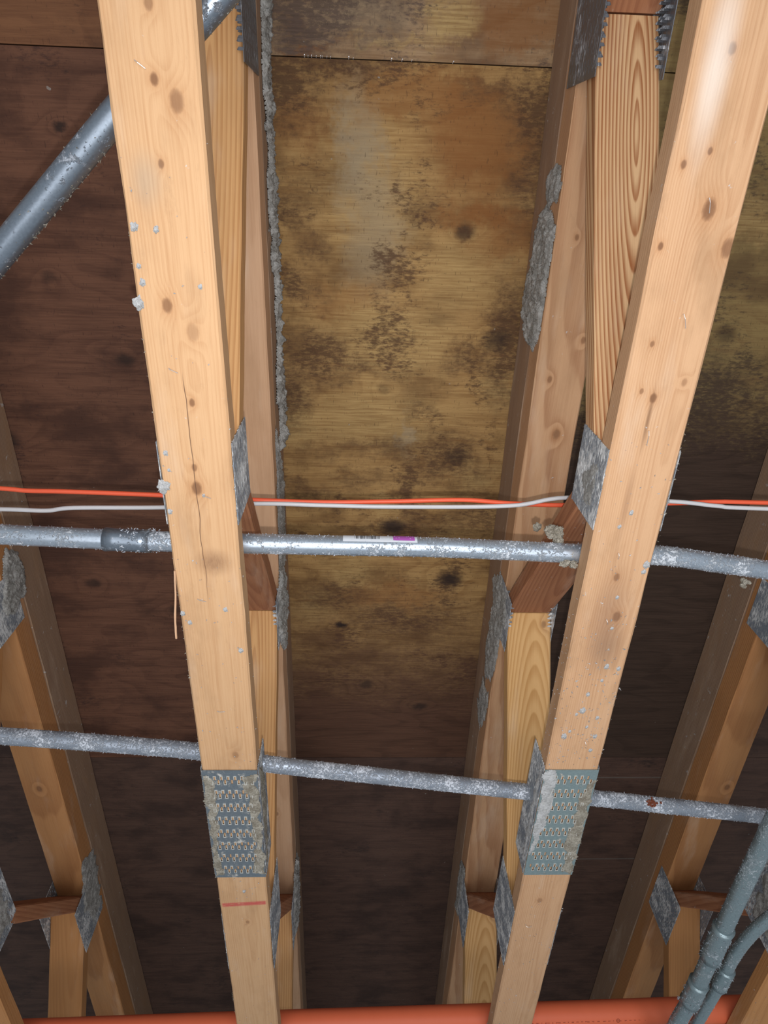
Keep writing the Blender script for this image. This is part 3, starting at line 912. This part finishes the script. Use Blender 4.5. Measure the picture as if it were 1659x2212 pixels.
# ------------------------------------------------------------------ conduits and pipes
def conduit(name, pts, r, mat, label, couplings=(), fibres=900, fz=(0.0012, 0.0032), dustmat=M_dust, sides=None, seed=1, crad=1.18, zone=None):
    path = smooth_path([(a, b, c + Z0) for a, b, c in pts], 14)
    base = path[len(path) // 2]
    root = empty(name, base)
    tag(root, label, 'conduit')
    P = [p - base for p in path]
    bm = bmesh.new()
    tube(bm, P, r, 28)
    link('tube', bm, mat, root, smooth=True)
    for (a, b) in couplings:                       # range of arc fraction
        i0, i1 = int(a * (len(P) - 1)), max(int(b * (len(P) - 1)), int(a * (len(P) - 1)) + 3)
        seg = P[i0:i1 + 1]
        rr = [r * crad * (1.06 if q in (0, len(seg) - 1) else 1.0) for q in range(len(seg))]
        bm = bmesh.new()
        tube(bm, seg, r, 28, rr=rr, jit=0.0008)
        rgx = random.Random(i0)
        link('coupling', bm, M_emt3 if mat is not M_emt4 else M_emt4, root, smooth=True)
    rng = random.Random(seed)
    bm = bmesh.new()
    for _ in range(fibres):
        i = rng.randrange(1, len(P) - 1)
        d = (P[i + 1] - P[i - 1]).normalized()
        u = d.cross(Vector((0, 0, 1))).normalized()
        v = u.cross(d)
        an = rng.uniform(0, 2 * math.pi)
        if sides and rng.random() < 0.75:
            an = rng.choice(sides) + rng.gauss(0, 0.35)
        n_ = u * math.cos(an) + v * math.sin(an)
        near = any(a * len(P) <= i <= b * len(P) for a, b in couplings)
        p = P[i] + (P[i + 1] - P[i]) * rng.random() + n_ * r * (crad if near else 1.0)
        flake(bm, p, rng.uniform(*fz) * (1.8 if near else 1), rng, n_)
    tag(link('dust_fibres', bm, dustmat, root), kind='stuff')
    return root, base, P


R1 = 0.0155
p1 = [(-1.15, .47, .8672), (-.80, .484, .8672), (-.5367, .4941, .8672), (-.2973, .5025, .8672), (-.0512, .5054, .8672), (.1281, .5069, .8672), (.3444, .5147, .8672), (.4744, .5163, .8672),
      (.5674, .5279, .8672), (.6617, .5415, .8672), (.90, .58, .8672), (1.3, .64, .8672)]
c1, b1, P1 = conduit('conduit', p1, R1, M_emt, 'bright steel conduit with a barcode sticker crossing the middle of the roof bay', fibres=5200, fz=(.0007, .0026), dustmat=M_dustP, seed=3,
                     couplings=[(0.2427, 0.268)], crad=1.12)
# sticker wrapped on the upper side as seen from below (front side of the tube)


def wrap(x0, x1, a0, a1, mat, name, parent, lift=0.0004):
    bm = bmesh.new()
    n = 10
    rows = []
    for i in range(9):
        x = x0 + (x1 - x0) * i / 8
        cyy = .5055 + (x + .05) * .0078
        row = []
        for j in range(n + 1):
            an = a0 + (a1 - a0) * j / n
            row.append(bm.verts.new((x - b1.x, cyy - math.cos(an) * (R1 + lift) - b1.y, .8672 + Z0 - math.sin(an) * (R1 + lift) - b1.z)))
        rows.append(row)
    for a, b in zip(rows, rows[1:]):
        for j in range(n):
            bm.faces.new((a[j], a[j + 1], b[j + 1], b[j]))
    return link(name, bm, mat, parent, smooth=True)


st = wrap(-.022, .092, -.5, .62, M_label, 'sticker', c1)
bars = bmesh.new()
rng = random.Random(3)
x = -.004
while x < .034:
    w_ = rng.choice((.0005, .0008, .0012))
    for j in range(6):
        a0_, a1_ = -.45 + j * .125, -.45 + (j + 1) * .125
        cyy = .5055 + (x + .05) * .0078
        vs_ = [bars.verts.new((xx - b1.x, cyy - math.cos(an) * (R1 + .0008) - b1.y, .8672 + Z0 - math.sin(an) * (R1 + .0008) - b1.z)) for xx, an in ((x, a0_), (x + w_, a0_), (x + w_, a1_), (x, a1_))]
        bars.faces.new(vs_)
    x += w_ + rng.choice((.0006, .001, .0014))
link('barcode', bars, M_ink, st)
pb = wrap(.055, .088, -.5, .42, M_purple, 'colour_band', st, .0008)

p2 = [(-1.2, .86, .8665), (-.85, .888, .8665), (-.6332, .9079, .8665), (-.4571, .9261, .8665), (-.2848, .9471, .8665), (-.1639, .9783, .8665), (.0756, 1.0159, .8665), (.3306, 1.0552, .8665),
      (.4811, 1.0756, .8665), (.6359, 1.0993, .8665), (.8251, 1.1279, .8665), (1.2, 1.185, .8665)]
c2, b2, P2 = conduit('conduit', p2, 0.0150, M_emt2, 'frosted grey conduit coated in dust, lower of the two crossing behind the splice plates', fibres=5200, fz=(.0008, .0030), dustmat=M_dustP, seed=4)
bm = bmesh.new()
rng = random.Random(9)
for _ in range(26):
    an = rng.uniform(-.2, .9)
    xx = .5905 + rng.gauss(0, .005)
    an2 = .45 + rng.gauss(0, .35)
    cyy = 1.0925 + (xx - .59) * .15
    lump(bm, (xx - b2.x, cyy - math.cos(an2) * .0150 - b2.y, .8665 + Z0 - math.sin(an2) * .0150 - b2.z), .0022, rng, (1, 1, 1), 0)
link('rust_spot', bm, M_rust, c2)

p3 = [(-.80, .42, .8690), (-.62, .262, .8690), (-.4442, .0967, .8690), (-.3622, .0203, .8690), (-.2866, -.0498, .8690), (-.1648, -.1589, .8690), (.02, -.33, .8690), (.3, -.59, .8690)]
conduit('conduit', p3, 0.0170, M_emt3, 'dark steel conduit running diagonally at the upper left behind the pale truss', fibres=500, fz=(.001, .004), dustmat=M_dustB, seed=5, sides=[math.pi])

pbig = [(.785, .80, .782), (.781, .95, .782), (.7778, 1.0688, .7825), (.776, 1.2435, .783), (.7758, 1.4344, .783), (.7755, 1.6199, .783), (.7681, 1.7469, .783), (.762, 1.95, .783), (.755, 2.4, .783)]
conduit('conduit', pbig, 0.0172, M_emt4, 'thick furry conduit dropping steeply at the lower right, two couplings on it', couplings=[(.457, .53), (.596, .655)], fibres=2400, fz=(.001, .0034), dustmat=M_dustG, seed=6, crad=1.2)
psm = [(1.00, 1.13, .782), (.93, 1.22, .782), (.8611, 1.3373, .783), (.8360, 1.4103, .783), (.8262, 1.4873, .783), (.826, 1.5686, .783), (.8165, 1.7238, .783), (.808, 1.90, .783), (.79, 2.4, .783)]
conduit('conduit', psm, 0.0128, M_emt4, 'thinner offset conduit beside the thick one at the lower right corner', couplings=[(.563, .645)], fibres=1300, fz=(.001, .003), dustmat=M_dustG, seed=8, crad=1.3)

# orange sprinkler pipe
po = [(-1.3, 1.972, .8815), (-.771, 1.955, .8815), (-.303, 1.938, .8815), (.2905, 1.92, .8815), (.6521, 1.909, .8815), (.90, 1.900, .8815), (1.5, 1.882, .8815)]
path = smooth_path([(a, b, c + Z0) for a, b, c in po], 10)
base = path[len(path) // 2]
op = empty('sprinkler_pipe', base)
tag(op, 'orange plastic sprinkler pipe lying across the trusses along the bottom', 'pipe')
bm = bmesh.new()
tube(bm, [p - base for p in path], 0.0300, 40)
link('tube', bm, M_cpvc, op, smooth=True)
bm = bmesh.new()
rng = random.Random(21)
x = .46
while x < .93:
    w_ = rng.choice((.004, .006, .008, .010, .014))
    cyy = 1.92 + (x - .2905) * (-.0305)
    h = .0016
    for s_ in range(max(1, int(w_ / .003))):
        xs = x + s_ * .003
        for (da, hh) in ((0.0, rng.choice((.05, .08))),):
            a_ = .93
            vs_ = []
            for xx, an in ((xs, a_), (xs + .0022, a_), (xs + .0022, a_ + hh), (xs, a_ + hh)):
                vs_.append(bm.verts.new((xx - base.x, cyy - math.cos(an) * .0303 - base.y, .8815 + Z0 - math.sin(an) * .0303 - base.z)))
            bm.faces.new(vs_)
    x += w_ + rng.choice((.004, .006))
link('printed_line', bm, M_print, op)
bm = bmesh.new()                                  # small ring mark printed amid the line
vs_in, vs_out = [], []
for i in range(20):
    an = 2 * math.pi * i / 20
    for lst, q in ((vs_in, .0032), (vs_out, .0046)):
        xx = .683 + math.cos(an) * q
        aa = .955 + math.sin(an) * q / .03
        lst.append(bm.verts.new((xx - base.x, 1.908 - math.cos(aa) * .0305 - base.y, .8815 + Z0 - math.sin(aa) * .0305 - base.z)))
for i in range(20):
    j = (i + 1) % 20
    bm.faces.new((vs_in[i], vs_in[j], vs_out[j], vs_out[i]))
link('printed_mark', bm, M_print, op)


# cables
def cable(pts, w_, h_, mat, label):
    path = smooth_path([(a, b, c + Z0) for a, b, c in pts], 8)
    base = path[len(path) // 2]
    bm = bmesh.new()
    tube(bm, [p - base for p in path], w_, 12)
    o = link('electrical_cable', bm, mat, smooth=True)
    o.location = base
    tag(o, label, 'cable')


oc = [(-1.2, .455, 1.0), (-.8, .470, 1.0), (-.5985, .4811, 1.0), (-.5537, .4846, 1.0), (-.4852, .4851, 1.0), (-.328, .4892, 1.0), (-.1764, .4953, 1.0), (-.0581, .4977, 1.0), (.0612, .4939, 1.0),
      (.1811, .4891, 1.0), (.2624, .4940, 1.0), (.3619, .4959, 1.0), (.5478, .4891, 1.0), (.6295, .4849, 1.0), (.7202, .4852, 1.0), (1.3, .49, 1.0)]
wc = [(-1.2, .52, .991), (-.8, .517, .991), (-.6022, .5157, .991), (-.526, .517, .991), (-.4788, .511, .991), (-.3263, .5075, .991), (-.1737, .4979, .991), (-.0577, .4990, .991), (.061, .4997, .991),
      (.2606, .4945, .991), (.3588, .4772, .991), (.542, .4811, .991), (.626, .4886, .991), (.7174, .4925, .991), (1.3, .50, .991)]
cable(oc, .0040, .004, M_nm_o, 'orange electrical cable strung across the trusses above the steel conduit')
cable(wc, .0037, .004, M_nm_w, 'white electrical cable running beside the orange cable')

# clump of fibre wedged between conduit and web
for (x, y, z, r, lab) in ((.308, .492, .893, .015, 'grey insulation clump wedged over the bright conduit beside the right truss'),
                          (.330, .520, .850, .010, 'small insulation scrap hanging under the bright conduit at the right truss'),
                          (.618, .555, .850, .006, 'little twist of insulation hanging from the conduit near the right edge')):
    bm = bmesh.new()
    rng = random.Random(int(r * 9999))
    for q in range(7):
        lump(bm, (rng.gauss(0, r * .8), rng.gauss(0, r * .5) - q * r * .0, rng.gauss(0, r * .6)), r * rng.uniform(.3, .6), rng, (1, 1, 1), 14)
    o = link('insulation_clump', bm, M_dustB)
    o.location = (x, y, z + Z0)
    tag(o, lab, 'insulation', kind='stuff')
# thin white slivers set along the sheathing joint
for i, (x, L) in enumerate(((-.1051, .012), (-.0990, .006), (-.0929, .009), (-.0848, .008), (-.0770, .009), (-.0740, .007), (-.0662, .006), (-.0600, .004), (-.0280, .011), (-.020, .003),
                            (.047, .011), (.0659, .009), (.0830, .005), (.1562, .009))):
    bm = bmesh.new()
    tube(bm, [Vector((0, .0, .002)), Vector((0, -.001, -L * .5)), Vector((.0006, -.002, -L))], .0008 if L > .008 else .0005, 6)
    o = link('seam_sliver', bm, M_seamWhite)
    o.location = (x, -.185, CEIL + Z0)
    tag(o, 'thin bright sliver at the plywood joint at the top', 'nail tip', 'thin slivers along the plywood joint')
